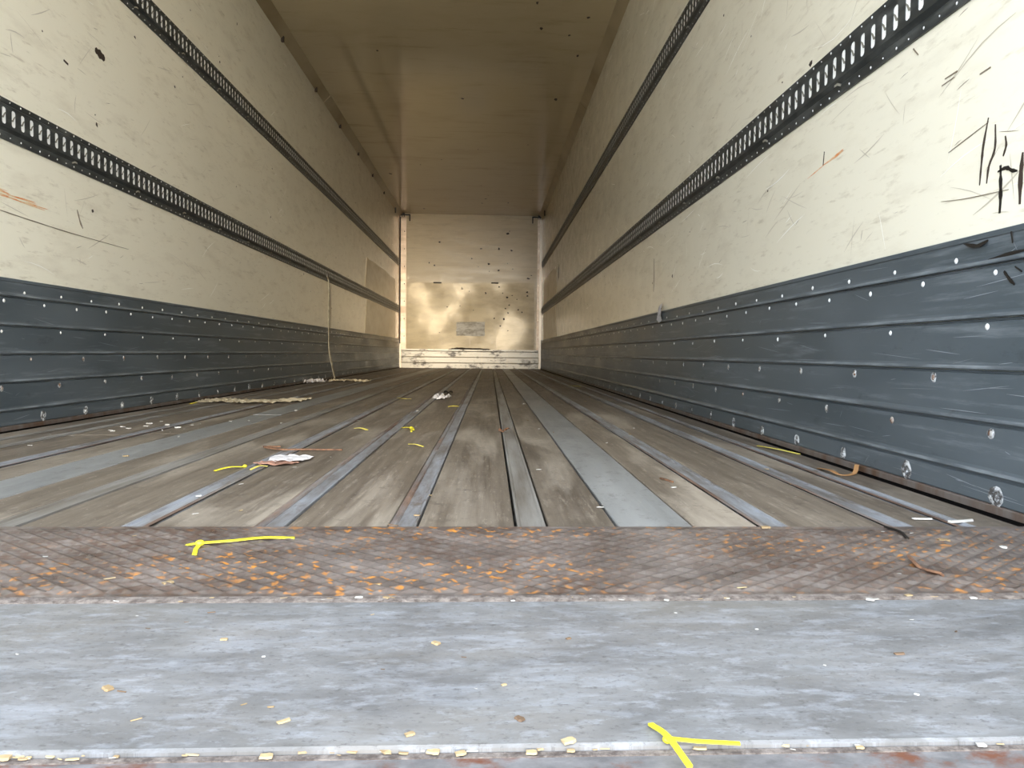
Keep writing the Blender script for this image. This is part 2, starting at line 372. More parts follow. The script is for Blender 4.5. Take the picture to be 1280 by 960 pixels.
under(obj('joint_filler', BX(XL, XR, Y_SI-0.006, Y_SI, -0.05, -0.004), M['dirt'], rb), rb)

# ------------------------------------------------------------------ kick plates
ZK = [0.018, 0.067, 0.160, 0.253, 0.346, 0.441, 0.500]
rows = [  # z, pitch, start y, size, kind
    (0.459, 0.2185, 1.430, 'small'), (0.423, 0.2185, 1.3185, 'small'), (0.328, 0.333, 1.330, 'small'),
    (0.234, 0.331, 1.490, 'mid'), (0.140, 0.331, 1.317, 'mid'), (0.034, 0.290, 1.290, 'big')]
def dome(r, h, seg=10):
    bm = bmesh.new(); top = bm.verts.new((h, 0, 0))
    r1 = [bm.verts.new((h*0.7, math.cos(t)*r*0.6, math.sin(t)*r*0.6)) for t in [2*math.pi*i/seg for i in range(seg)]]
    r2 = [bm.verts.new((0, math.cos(t)*r, math.sin(t)*r)) for t in [2*math.pi*i/seg for i in range(seg)]]
    for i in range(seg):
        j = (i+1) % seg; bm.faces.new((top, r1[i], r1[j])); bm.faces.new((r1[i], r2[i], r2[j], r1[j]))
    bmesh.ops.recalc_face_normals(bm, faces=bm.faces)
    me = bpy.data.meshes.new('rivet'); bm.to_mesh(me); bm.free(); return me
def ringmesh(r, seed):
    """scraped irregular ring around a screw"""
    rr = random.Random(seed); bm = bmesh.new(); seg = 14; A = []; B = []; D = []
    for i in range(seg):
        t = 2*math.pi*i/seg; a = r*rr.uniform(0.92, 1.12); b = r*0.72*rr.uniform(0.9, 1.05)
        A.append(bm.verts.new((0.0002, math.cos(t)*a, math.sin(t)*a*1.05))); B.append(bm.verts.new((0.0016, math.cos(t)*b, math.sin(t)*b*1.05)))
        D.append(bm.verts.new((0.0002, math.cos(t)*r*0.5, math.sin(t)*r*0.5)))
    for i in range(seg):
        j = (i+1) % seg; bm.faces.new((A[i], A[j], B[j], B[i])); bm.faces.new((B[i], B[j], D[j], D[i]))
    bmesh.ops.recalc_face_normals(bm, faces=bm.faces)
    me = bpy.data.meshes.new('scrape_ring'); bm.to_mesh(me); bm.free(); return me
me_small = dome(0.0058, 0.0026); me_small.materials.append(M['rivet'].m)
me_mid = dome(0.0072, 0.003); me_mid.materials.append(M['rrivet'].m)
me_big = dome(0.0085, 0.004, 12); me_big.materials.append(M['scrape'].m)
me_ring = [ringmesh(0.017, 5), ringmesh(0.019, 6), ringmesh(0.016, 8)]
me_ringm = [ringmesh(0.0095, 15), ringmesh(0.010, 16)]
for q_ in me_ring + me_ringm: q_.materials.append(M['scrape'].m)
def kick(side):
    sg = 1 if side == 'left' else -1            # inward direction
    xw = XL if side == 'left' else XR
    e = empty('baseboard_'+side, (xw, Y0, 0)); struct(e, 'dark grey ribbed aluminium kick plate along the %s wall' % side)
    y0, y1 = Y0+0.01, YE-0.002
    pl = []
    for i in range(6):
        a, b = ZK[i], ZK[i+1]
        t = 0.009
        lo = 0.0 if i == 0 else 0.0035
        prof = [(0.0, a+0.001), (t+lo-0.001, a+0.001), (t+lo, a+0.003), (t+lo*0.9, a+0.006), (t+lo*0.3, a+0.011), (t, a+0.014), (t, b-0.006), (t-0.005, b-0.004), (t-0.005, b), (0.0, b)]
        if i == 5: prof = prof[:6] + [(t+0.0005, b-0.012), (t+0.003, b-0.010), (t+0.003, b-0.001), (t+0.001, b), (0.0, b)]
        p = under(obj('plank', prism_y([(xw+sg*x, z) for x, z in prof], y0, y1), M['kick'], e), e); pl.append(p)
        if i > 0:   # worn bright line along the nose
            nose = [(t+lo+0.0002, a+0.0028), (t+lo*0.9+0.0003, a+0.0061), (t+lo*0.55+0.0002, a+0.0088), (t+lo*0.4, a+0.0075), (t+lo*0.7, a+0.0032)]
            n_ = obj('worn_nose', prism_y([(xw+sg*x, z) for x, z in nose], y0, y1), M['lip'], p)
    under(obj('edge_angle', prism_y([(xw, 0.004), (xw+sg*0.0135, 0.004), (xw+sg*0.0135, 0.016), (xw+sg*0.011, 0.018), (xw, 0.018)], y0, y1), M['angle'], e), e)
    under(obj('groove_shade_fill', BX(xw, xw+sg*0.0240, y0, y1, -0.031, -0.004), M['gap_shade'], e), e)  # added dark fillers, painting the shadow gap below the edge angle
    under(obj('groove_shade_fill', BX(xw, xw+sg*0.009, y0, y1, -0.004, 0.0042), M['gap_shade'], e), e)
    # rivets
    for ri, (z, pitch, ys_, size) in enumerate(rows):
        bi = max(i for i in range(6) if ZK[i] <= z)
        off = 0.0092
        y = ys_ - (pitch if side == 'left' else 0); n = 0
        yst = {('left', 0): 2.68, ('left', 1): 2.57, ('left', 2): 2.554, ('left', 3): 2.71, ('left', 4): 2.545, ('left', 5): 2.482}
        y = yst.get((side, ri), ys_) - 0.0
        while y - pitch > 0.7: y -= pitch
        while y < 9.6:
            jy, jz = rnd.uniform(-0.006, 0.006), rnd.uniform(-0.003, 0.003)
            me_ = {'small': me_small, 'mid': me_mid, 'big': me_big}[size]
            r_ = bpy.data.objects.new('rivet', me_); C.objects.link(r_); r_.parent = pl[bi]
            r_.location = (xw+sg*off, y+jy, z+jz); r_.rotation_euler = (0, 0, 0 if sg > 0 else math.pi)
            s_ = rnd.uniform(0.85, 1.15); r_.scale = (1, s_, s_)
            if size != 'small' and (rnd.random() < 0.8):
                g = bpy.data.objects.new('scrape_ring', rnd.choice(me_ring if size == 'big' else me_ringm)); C.objects.link(g); g.parent = pl[bi]
                g.location = (xw+sg*off, y+jy, z+jz); g.rotation_euler = (rnd.uniform(0, 6), 0, 0 if sg > 0 else math.pi)
            y += pitch; n += 1
    return e
kl, kr = kick('left'), kick('right')

# ------------------------------------------------------------------ lashing rails
def rail(side, z0, z1, label):
    sg = 1 if side == 'left' else -1; xw = XL if side == 'left' else XR
    e = empty('lashing_rail', (xw, Y0, z0)); tag(e, label, 'rail', 'perforated lashing rails')
    H_ = z1-z0; ya, yb = Y0+0.04, YE-0.06; P = 0.05; n = int((yb-ya)/P); yb = ya+n*P
    fz0, fz1 = z0+0.038, z1-0.024            # face band that carries the slots
    fx = 0.013
    x = lambda t: xw+sg*t
    bm = bmesh.new()
    def strip(pts):
        vs = [(bm.verts.new((x(t), ya, z)), bm.verts.new((x(t), yb, z))) for t, z in pts]
        for (a, b), (c, d) in zip(vs, vs[1:]): bm.faces.new((a, b, d, c))
    strip([(0.0, z0), (0.005, z0), (0.005, z0+0.025), (0.004, z0+0.027), (fx-0.001, fz0-0.001), (fx, fz0)])
    strip([(fx, fz1), (fx-0.001, fz1+0.001), (0.004, z1-0.018), (0.005, z1-0.016), (0.005, z1), (0.0, z1)])
    zc = (fz0+fz1)/2; hs, hw = 0.027, 0.0104
    arc = [(-hw, hs-0.006), (-hw*0.7, hs-0.0015), (0, hs)]          # left half, top
    left = [(0, hs), (-hw*0.7, hs-0.0015), (-hw, hs-0.006), (-hw, -hs+0.006), (-hw*0.7, -hs+0.0015), (0, -hs)]
    th = 0.0016
    for i in range(n):
        y = ya+i*P; yc = y+P/2
        for s in (1, -1):
            hole = [(yc+s*a, zc+b) for a, b in left]
            ys_ = y if s > 0 else y+P
            out = [(ys_, fz0), (ys_, fz1), (yc, fz1)] + hole + [(yc, fz0)]
            bm.faces.new([bm.verts.new((x(fx), a, b)) for a, b in out])
            hv = [(bm.verts.new((x(fx), a, b)), bm.verts.new((x(fx-th), a, b))) for a, b in hole]
            for (a, b), (c, d) in zip(hv, hv[1:]): bm.faces.new((a, b, d, c))
    bmesh.ops.remove_doubles(bm, verts=bm.verts, dist=0.00005)
    under(obj('rail_face', bm, M['rail'], e), e)
    under(obj('white_insert', BX(x(0.001), x(fx-th), ya, yb, fz0+0.001, fz1-0.001), M['insert'], e), e)
    bm = bmesh.new()
    for i in range(n):
        yc = ya+(i+0.5)*P
        pts = [(yc-0.008, -0.009), (yc-0.002, -0.007), (yc+0.004, -0.002), (yc+0.0085, 0.010), (yc+0.0085, -0.004), (yc+0.0085, -0.004)]
        pts = [(yc-0.0085, -0.010), (yc-0.001, -0.008), (yc+0.003, 0.0), (yc+0.0085, 0.008), (yc+0.0085, 0.012), (yc+0.001, 0.006), (yc-0.004, -0.002), (yc-0.0085, -0.004)]
        slab(bm, [(x(fx-th+0.0001), a, zc+b) for a, b in pts], (sg, 0, 0), 0.0012)
    bmesh.ops.recalc_face_normals(bm, faces=bm.faces)
    o = under(obj('slot_tongues', bm, M['tongue'], e), e); o['kind'] = 'stuff'
    bm = bmesh.new(); rr = random.Random(int(z0*1000)+sg)
    y = ya+0.03; k = 0
    while y < yb:
        for zz in (z0+0.011, z1-0.008):
            r = 0.0036 if k % 2 else 0.0024
            c0 = (x(0.005), y+rr.uniform(-0.003, 0.003), zz)
            top = bm.verts.new((x(0.0068), c0[1], c0[2])); ring = [bm.verts.new((x(0.005), c0[1]+math.cos(t)*r, c0[2]+math.sin(t)*r)) for t in [i*math.pi/3 for i in range(6)]]
            for i in range(6): bm.faces.new((top, ring[i], ring[(i+1) % 6]))
        y += 0.055; k += 1
    bmesh.ops.recalc_face_normals(bm, faces=bm.faces)
    o = under(obj('rail_rivets', bm, M['rivet'], e), e); o['kind'] = 'stuff'
    # bent locking tabs in the lower groove
    y = ya+0.42
    while y < 7:
        bm = ribbon(bmesh.new(), [(x(0.006), y-0.012, z0+0.022), (x(0.010), y, z0+0.028), (x(0.012), y+0.012, z0+0.026)], 0.006, 0.0015, (sg, 0, 0))
        under(obj('locking_tab', bm, M['tongue'], e), e); y += 0.52
    return e
r1 = rail('left', 0.944, 1.077, 'black perforated lashing rail on the left wall, lower of the two')
r2 = rail('left', 1.744, 1.876, 'black perforated lashing rail high on the left wall, upper of the two')
r3 = rail('right', 0.944, 1.079, 'black perforated lashing rail on the right wall, lower of the two')
r4 = rail('right', 1.738, 1.882, 'black perforated lashing rail high on the right wall, upper of the two')

# ------------------------------------------------------------------ ceiling coves, corner posts, bulkhead
for nm, xw, sg in (('trim_1', XL, 1), ('trim_2', XR, -1)):
    e = struct(empty(nm, (xw, Y0, ZC)), 'tan cove strip in the ceiling corner above the %s wall' % ('left' if sg > 0 else 'right'))
    y = Y0
    for k in range(6):
        y1 = min(y+2.3, YE); L = 0.062+0.004*(k % 2)
        under(obj('cove_strip', prism_y([(xw, ZC), (xw+sg*L, ZC), (xw+sg*(L-0.004), ZC-0.006), (xw+sg*0.006, ZC-L+0.004), (xw, ZC-L)], y+0.002, y1-0.002), M['cove'], e), e)
        y = y1
    for yk in ([5.9+1.1*i for i in range(6)] if sg > 0 else []):
        under(obj('cove_clip', BX(xw, xw+sg*0.02, yk, yk+0.02, ZC-0.085, ZC-0.045), M['mark'], e), e)

def post(nm, xw, sg, leg, lab):
    e = struct(empty(nm, (xw, YE, 0)), lab)
    t = 0.003
    z0, z1 = (0.30 if sg > 0 else 0.0), 2.60
    under(obj('bulkhead_leg', BX(xw, xw+sg*leg, YE-t, YE, 0.33, z1), M['corner'], e), e)
    under(obj('side_leg', BX(xw, xw+sg*t, YE-leg*1.6, YE-t, 0.50, z1), M['corner'], e), e)
    w = 0.020 if sg > 0 else 0.045
    under(obj('corner_bead', prism_y([(0, 0)]*0 or [(xw, 0.0), (xw+sg*w, 0.0), (xw+sg*w, z1), (xw, z1)], YE-w, YE-t), M['iron' if sg > 0 else 'bead'], e), e)
    if sg > 0: under(obj('bead_foot', BX(xw, xw+sg*0.035, YE-0.035, YE-0.021, 0.0, 0.42), M['bead'], e), e)
    for i in range(7):
        z = 0.55+0.30*i
        for a in (0.35, 0.75):
            bm = bmesh.new(); bmesh.ops.create_uvsphere(bm, u_segments=8, v_segments=5, radius=0.010)
            bmesh.ops.scale(bm, vec=(1, 0.4, 1), verts=bm.verts); bmesh.ops.translate(bm, vec=(xw+sg*leg*a, YE-t, z), verts=bm.verts)
            if a > 0.5: under(obj('screw', bm, M['mark' if sg > 0 else 'bead'], e), e)
            else: bm.free()
    return e
post('trim_3', XL, 1, 0.112, 'pale angle strip in the left corner of the bulkhead')
post('trim_4', XR, -1, 0.085, 'bright bead strip in the right corner of the bulkhead')

def bracket(xw, sg, lab):
    e = empty('corner_bracket', (xw, YE, ZC)); tag(e, lab, 'bracket', 'corner brackets under the ceiling')
    zb = ZC-0.012
    under(obj('block', BX(xw+sg*0.002, xw+sg*0.085, YE-0.085, YE-0.002, ZC-0.055, ZC-0.002), M['iron'], e), e)
    under(obj('arm', BX(xw+sg*0.085, xw+sg*0.165, YE-0.03, YE-0.012, ZC-0.034, ZC-0.014), M['iron'], e), e)
    under(obj('prong', prism_x([(YE-0.03, ZC-0.13), (YE-0.014, ZC-0.13), (YE-0.012, ZC-0.014), (YE-0.03, ZC-0.014)], xw+sg*0.165, xw+sg*0.183), M['iron'], e), e)
    under(obj('arm', BX(xw+sg*0.012, xw+sg*0.03, YE-0.75, YE-0.085, ZC-0.034, ZC-0.014), M['iron'], e), e)
    under(obj('prong', BX(xw+sg*0.012, xw+sg*0.03, YE-0.80, YE-0.75, ZC-0.13, ZC-0.014), M['iron'], e), e)
    for dx in (0.03, 0.07): 
        bm = bmesh.new(); bmesh.ops.create_uvsphere(bm, u_segments=8, v_segments=5, radius=0.015); bmesh.ops.translate(bm, vec=(xw+sg*dx, YE-0.088, ZC-0.062), verts=bm.verts)
        under(obj('bolt', bm, M['bead'], e), e)
    return e
bracket(XL, 1, 'small black pronged bracket in the left ceiling corner of the bulkhead')
bracket(XR, -1, 'small black pronged bracket in the right ceiling corner of the bulkhead')

# steel sheets with ragged edges
def ragged(pts, amp, seed, n=9):
    r = random.Random(seed); out = []
    for i, p in enumerate(pts):
        q = pts[(i+1) % len(pts)]
        for k in range(n):
            t = k/n; d = (q[0]-p[0], q[1]-p[1]); L = math.hypot(*d); a = r.uniform(-amp, amp)*(k > 0)
            out.append((p[0]+d[0]*t - d[1]/L*a, p[1]+d[1]*t + d[0]/L*a))
    return out
yb = YE-0.0005
bs = empty('bulkhead_sheet', (0, YE, 0.33)); tag(bs, 'dented shiny steel sheet on the lower half of the far bulkhead', 'metal sheet')
for xa, xb, sd in ((-1.455, -0.352, 3), (-0.349, 0.765, 4)):
    o = ragged([(xa, 0.335), (xb, 0.335), (xb, 1.475+0.02*(sd-3)), (xa, 1.475+0.01*(sd-3))], 0.007, sd)
    under(obj('sheet', slab(bmesh.new(), [(x, yb, z) for x, z in o], (0, -1, 0), 0.003), M['sheet'], bs), bs)
for xa, xb, z in ((-0.99, -0.85, 1.478), (0.01, 0.135, 1.487)):
    under(obj('slot_mark', BX(xa, xb, yb-0.006, yb-0.003, z-0.012, z+0.012), M['mark'], bs), bs)
under(obj('torn_strip', slab(bmesh.new(), [(x, yb-0.004, z) for x, z in ragged([(-0.76, 0.318), (0.08, 0.318), (-0.05, 0.345), (-0.30, 0.352), (-0.55, 0.36), (-0.66, 0.35)], 0.006, 9, 4)], (0, -1, 0), 0.004), M['mark'], bs), bs)
pc = tag(obj('placard', slab(bmesh.new(), [(x, yb-0.0032, z) for x, z in ragged([(-0.59, 0.565), (-0.095, 0.565), (-0.095, 0.812), (-0.585, 0.80)], 0.006, 12, 5)], (0, -1, 0), 0.003), M['placard']), 'worn whitish rectangular placard stuck on the steel bulkhead sheet', 'placard')
for side, xw, sg, ya, yb2 in (('left', XL, 1, 9.75, 12.9), ('right', XR, -1, 10.4, 13.0)):
    for za, zb, sd in ((0.503, 0.943, 20), (1.08, 1.47, 21)):
        o = ragged([(ya, za), (yb2, za), (yb2, zb), (ya+0.15, zb)], 0.004 if sd == 20 else 0.012, sd)
        lab = 'thin steel sheet on the %s wall near the bulkhead, %s the lower rail' % (side, 'below' if sd == 20 else 'above')
        tag(obj('wall_sheet', slab(bmesh.new(), [(xw+sg*0.0004, y, z) for y, z in o], (sg, 0, 0), 0.0025), M['sheet2']), lab, 'metal sheet')

bk = struct(empty('baseboard_front', (XC, YE, 0)), 'whitish scuffed metal kick boards across the foot of the bulkhead')
for a, b in ((0.0, 0.098), (0.101, 0.198), (0.201, 0.300)):
    for xa, xb in ((XL+0.04, -0.145), (-0.142, 0.298), (0.301, XR-0.05)):
        under(obj('kick_board', prism_x([(YE, a), (YE-0.012, a), (YE-0.013, b-0.014), (YE-0.018, b-0.008), (YE-0.012, b-0.001), (YE, b-0.001)], xa, xb), M['bkick'], bk), bk)
under(obj('top_lip', BX(XL+0.03, XR-0.05, YE-0.022, YE, 0.302, 0.326), M['bkick'], bk), bk)

# ------------------------------------------------------------------ marks on walls, kick plates, ceiling and bulkhead
def streak(bm, xw, sg, y, z, L, ang, w, off=0.0, th=0.00035, seg=4, bend=0.0):
    dy, dz = math.cos(ang), math.sin(ang); a = []; b = []
    for i in range(seg+1):
        t = i/seg; ww = w*math.sin(math.pi*(0.06+0.88*t))/2; bb = bend*math.sin(math.pi*t)
        cy, cz = y+dy*L*(t-0.5)-dz*bb, z+dz*L*(t-0.5)+dy*bb
        a.append((cy-dz*ww, cz+dy*ww)); b.append((cy+dz*ww, cz-dy*ww))
    pts = a+b[::-1]
    bm.faces.new([bm.verts.new((xw+sg*(off+th), p, q)) for p, q in pts])
def free(z):   # keep marks off the rails and kick plate
    return 0.51 < z < 0.935 or 1.09 < z < 1.73 or 1.89 < z < 2.58
for wo, xw, sg, seed in ((wl, XL, 1, 41), (wr, XR, -1, 42)):
    r = random.Random(seed)
    for mat, nm, n, wmax, lmax in (('scuff', 'grey_scuffs', 520, 0.0045, 0.22), ('scuff2', 'brown_scuffs', 110, 0.0022, 0.06), ('pale', 'pale_scratches', 280 if sg < 0 else 90, 0.003, 0.28)):
        bm = bmesh.new(); k = 0
        while k < n:
            y = 1.0+11.5*r.random()**1.6; z = r.uniform(0.52, 2.55)
            if not free(z): continue
            ang = r.gauss(0.25 if mat == 'pale' else 0.0, 0.35) * (1 if sg > 0 else -1)
            if r.random() < 0.12: ang = r.gauss(1.57, 0.2)
            L = r.uniform(0.02, lmax)*(0.5 if abs(ang) > 0.9 else 1)
            if not (free(z+L/2*math.sin(ang)) and free(z-L/2*math.sin(ang))): continue
            streak(bm, xw, sg, y, z, L, ang, r.uniform(0.0012, wmax), bend=r.gauss(0, 0.03)*L, th=0.0003+0.0001*r.random()); k += 1
        o = obj(nm, bm, M[mat], wo); o['kind'] = 'stuff'
    bm = bmesh.new()
    for k in range(60):
        y = 1.2+10*r.random()**1.4; z = r.uniform(0.55, 2.5)
        if not free(z): continue
        nn = r.randint(5, 7); R = r.uniform(0.003, 0.010)
        slab(bm, [(xw+sg*0.0002, y+math.cos(i*6.283/nn)*R*r.uniform(0.4, 1.6), z+math.sin(i*6.283/nn)*R*r.uniform(0.5, 1.2)) for i in range(nn)], (sg, 0, 0), 0.0006)
    bmesh.ops.recalc_face_normals(bm, faces=bm.faces)
    o = obj('dark_nicks', bm, M['mark'], wo); o['kind'] = 'stuff'
    # long hairline scratches on the kick plate
    bm = bmesh.new()
    for k in range(170):
        y = 1.1+8*r.random()**1.5; i = r.randint(0, 5); z = r.uniform(ZK[i]+0.012, ZK[i+1]-0.02)
        ang = r.gauss(0, 0.12) if r.random() < 0.7 else r.uniform(0, 3.1)
        L = r.uniform(0.02, 0.22) if abs(ang) < 0.3 else r.uniform(0.015, 0.05)
        if abs(math.sin(ang))*L/2 > 0.03: L = 0.03
        dz = abs(math.sin(ang))*L/2
        if z+dz > ZK[i+1]-0.014 or z-dz < ZK[i]+0.006: continue
        streak(bm, xw, sg, y, z, L, ang, r.uniform(0.0006, 0.0018), off=0.0097)
    o = obj('hairline_scratches', bm, M['kscratch'], (kl if sg > 0 else kr)); under(o, kl if sg > 0 else kr); o['kind'] = 'stuff'

def path_mark(nm, parent, xw, sg, pts, w, mat, off=0.0003, th=0.0012):
    bm = bmesh.new(); P = [Vector((xw+sg*off, y, z)) for y, z in pts]
    P = spline(P, 4) if len(P) > 2 else P
    n = len(P); a = []; b = []; r = random.Random(int(pts[0][0]*1000))
    for i, p in enumerate(P):
        d = (P[min(i+1, n-1)]-P[max(i-1, 0)]).normalized(); s = Vector((0, -d.z, d.y)); ww = w*0.72*(0.25+0.75*math.sin(math.pi*(0.08+0.84*i/(n-1))))*r.uniform(0.6, 1.2)
        a.append(p+s*ww); b.append(p-s*ww)
    slab(bm, a+b[::-1], (sg, 0, 0), th); bmesh.ops.recalc_face_normals(bm, faces=bm.faces)
    return obj(nm, bm, M[mat], parent)
for pts, w, mat in (([(1.361, 0.708), (1.372, 0.665), (1.376, 0.635), (1.380, 0.591)], 0.0035, 'mark'), ([(1.341, 0.69), (1.340, 0.648), (1.355, 0.620), (1.360, 0.590)], 0.0035, 'mark'),
                    ([(1.313, 0.662), (1.310, 0.645), (1.317, 0.628)], 0.003, 'mark'), ([(1.323, 0.614), (1.321, 0.58), (1.320, 0.553), (1.321, 0.530)], 0.006, 'iron'),
                    ([(1.267, 0.622), (1.270, 0.580), (1.270, 0.536)], 0.007, 'mark'), ([(1.330, 0.604), (1.308, 0.606), (1.293, 0.598), (1.279, 0.594)], 0.005, 'iron'),
                    ([(1.262, 0.617), (1.250, 0.620), (1.235, 0.60)], 0.005, 'iron'),
                    ([(1.48, 0.676), (1.42, 0.688), (1.36, 0.700)], 0.0010, 'scuff2'), ([(1.50, 0.585), (1.42, 0.575), (1.30, 0.567)], 0.0009, 'scuff2'),
                    ([(1.62, 0.93), (1.60, 0.91)], 0.004, 'scuff2'), ([(1.50, 0.825), (1.46, 0.826)], 0.004, 'scuff2'), ([(1.51, 0.815), (1.47, 0.818)], 0.003, 'scuff2'), ([(1.39, 0.795), (1.36, 0.797)], 0.005, 'scuff2')):
    path_mark('gouge', wr, XR, -1, pts, w, mat)
def smear(parent, xw, sg, y0, y1, z0, z1, h, n, seed):
    r = random.Random(seed); bm = bmesh.new()
    for k in range(n):
        t = r.random(); L = (y1-y0)*r.uniform(0.15, 0.55); t = min(max(t, 0.2), 0.8)
        streak(bm, xw, sg, y0+(y1-y0)*t, z0+(z1-z0)*t+r.uniform(-h, h)*(1-0.5*t), L, math.atan2(z1-z0, y1-y0)+r.gauss(0, 0.04), r.uniform(0.002, 0.006), th=0.0003+0.00002*k)
    return obj('paint_smear', bm, M['orange'], parent)
smear(wr, XR, -1, 2.15, 1.93, 0.782, 0.800, 0.006, 9, 3)
path_mark('gouge', wr, XR, -1, [(2.05, 0.825), (2.055, 0.79)], 0.004, 'mark')
smear(wl, XL, 1, 2.45, 2.82, 0.776, 0.764, 0.011, 16, 5)
path_mark('gouge', wl, XL, 1, [(2.45, 0.72), (2.571, 0.714), (2.80, 0.708), (2.997, 0.705), (3.446, 0.706)], 0.0022, 'scuff2')
path_mark('gouge', wl, XL, 1, [(3.178, 1.457), (3.215, 1.452), (3.254, 1.447)], 0.026, 'mark')
path_mark('gouge', wl, XL, 1, [(2.95, 1.33), (2.98, 1.325)], 0.01, 'mark')
path_mark('gouge', wl, XL, 1, [(3.03, 0.80), (3.05, 0.76), (3.07, 0.735)], 0.006, 'scuff2')
path_mark('panel_seam', wl, XL, 1, [(7.692, 0.93), (7.694, 0.70), (7.697, 0.505)], 0.02, 'scuff2')
path_mark('gouge', wr, XR, -1, [(4.2, 0.80), (4.19, 0.70), (4.2, 0.62)], 0.008, 'scuff2')
for y, z in ((6.9, 1.38), (6.95, 1.36)): path_mark('gouge', wr, XR, -1, [(y+3.2, z+0.06), (y+3.22, z-0.02), (y+3.2, z-0.12)], 0.03, 'mark')
# dark cut marks on the right kick plate near the open end
for pts in ([(1.40, 0.487), (1.36, 0.478), (1.33, 0.484)], [(1.34, 0.447), (1.30, 0.452), (1.24, 0.455)], [(1.29, 0.425), (1.275, 0.41), (1.262, 0.40)], [(1.262, 0.43), (1.245, 0.42)], [(1.27, 0.49), (1.265, 0.47)]):
    under(path_mark('cut_mark', kr, XR, -1, pts, 0.005, 'iron', off=0.0135 if pts[0][1] > 0.48 else 0.0098), kr)
# nicks on the bulkhead
r = random.Random(77); bm = bmesh.new()
for k in range(46):
    x = r.uniform(-1.3, 0.75); z = r.uniform(0.5, 2.4)
    if r.random() < 0.6: x = r.gauss(0.25, 0.25); z = r.gauss(1.15, 0.4)
    if not (-1.4 < x < 0.75 and 0.45 < z < 2.5) or (-0.65 < x < -0.05 and 0.52 < z < 0.86): continue
    R = r.uniform(0.008, 0.024); nn = 6
    slab(bm, [(x+math.cos(i*1.047)*R*r.uniform(0.5, 1.6), YE-0.0037, z+math.sin(i*1.047)*R*r.uniform(0.4, 1.2)) for i in range(nn)], (0, -1, 0), 0.001)
bmesh.ops.recalc_face_normals(bm, faces=bm.faces)
o = obj('dark_nicks', bm, M['mark'], wb); o['kind'] = 'stuff'
bm = bmesh.new()
for k in range(22):
    x = r.uniform(XL+0.2, XR-0.2); y = r.uniform(5.3, 13); R = r.uniform(0.005, 0.016)
    slab(bm, [(x+math.cos(i*1.047)*R*r.uniform(0.5, 1.8), y+math.sin(i*1.047)*R*3*r.uniform(0.3, 1.2), ZC-0.0003) for i in range(6)], (0, 0, -1), 0.001)
bmesh.ops.recalc_face_normals(bm, faces=bm.faces)
o = obj('dark_nicks', bm, M['mark'], ce); o['kind'] = 'stuff'

# ------------------------------------------------------------------ loose things
def tie(path, w, mat, label, tail=None, knot=None, lift=0.004):
    """a plastic band lying on the floor; path of (x,y)"""
    p0 = path[0]; e = empty('cable_tie', (p0[0], p0[1], 0)); tag(e, label, 'cable tie', 'yellow plastic ties on the floor')
    n = len(path); P = [(x, y, 0.0012+lift*math.sin(math.pi*i/(n-1))) for i, (x, y) in enumerate(path)]
    under(obj('band', ribbon(bmesh.new(), spline(P, 5), w, 0.0016), M[mat], e), e)
    if tail:
        T = [(x, y, 0.0018+lift*0.3*(i == 0)) for i, (x, y) in enumerate(tail)]
        under(obj('tail', ribbon(bmesh.new(), T, w*0.8, 0.0014), M[mat], e), e)
    if knot:
        bm = bmesh.new(); bmesh.ops.create_icosphere(bm, subdivisions=2, radius=w*0.85)
        bmesh.ops.scale(bm, vec=(1.0, 1.1, 0.75), verts=bm.verts); bmesh.ops.translate(bm, vec=(knot[0], knot[1], w*0.6), verts=bm.verts)
        under(obj('knot', bm, M[mat], e, True), e)
    return e
tie([(-0.421, 1.086), (-0.402, 1.086), (-0.361, 1.095), (-0.323, 1.118), (-0.282, 1.127)], 0.0075, 'yellow', 'long bright yellow knotted plastic tie lying on the rusty tread plate', [(-0.402, 1.086), (-0.398, 1.06), (-0.389, 1.031)], (-0.402, 1.086))
tie([(0.121, 0.553), (0.128, 0.529), (0.135, 0.494)], 0.0042, 'yellow', 'bright yellow knotted plastic tie over the sill edge, nearest the camera', [(0.128, 0.529), (0.148, 0.526), (0.178, 0.522)], (0.128, 0.529), 0.003)
tie([(-0.618, 1.759), (-0.595, 1.79), (-0.57, 1.821)], 0.006, 'yellow', 'straight yellow tie on the planks just left of the torn white paper', None, (-0.570, 1.821))
tie([(0.815, 2.29), (0.833, 2.18), (0.866, 2.10)], 0.008, 'yellow2', 'yellow tie lying along the foot of the right kick plate')
tie([(-0.546, 4.601), (-0.496, 4.451), (-0.46, 4.494)], 0.012, 'yellow2', 'curved yellow tie on the planks left of the small crumpled white paper')
tie([(-0.475, 2.747), (-0.451, 2.72), (-0.424, 2.694)], 0.010, 'yellow2', 'short yellow tie on the floor directly left of the centre steel strip')
tie([(-0.313, 2.787), (-0.277, 2.746), (-0.265, 2.70)], 0.008, 'yellow', 'yellow hooked tie just right of the centre steel strip', [(-0.277, 2.746), (-0.265, 2.63)], (-0.277, 2.746))
tie([(-0.237, 2.283), (-0.215, 2.25), (-0.19, 2.227)], 0.005, 'yellow2', 'thin pale yellow tie between the two bluish floor strips')
tie([(-0.205, 3.885), (-0.18, 3.88), (-0.157, 3.897)], 0.012, 'yellow', 'yellow tie fragment a little nearer than the crumpled white paper')
tie([(0.672, 6.50), (0.71, 6.42), (0.759, 6.382)], 0.02, 'yellow2', 'farthest yellow tie, deep inside near the right kick plate')
tie([(-1.50, 3.94), (-1.495, 4.02), (-1.49, 4.08)], 0.012, 'yellow', 'yellow tie at the foot of the left kick plate beside beige film')
tie([(-0.544, 1.778), (-0.533, 1.81), (-0.522, 1.830)], 0.005, 'yellow2', 'thin pale yellow tie under the near edge of the torn paper')

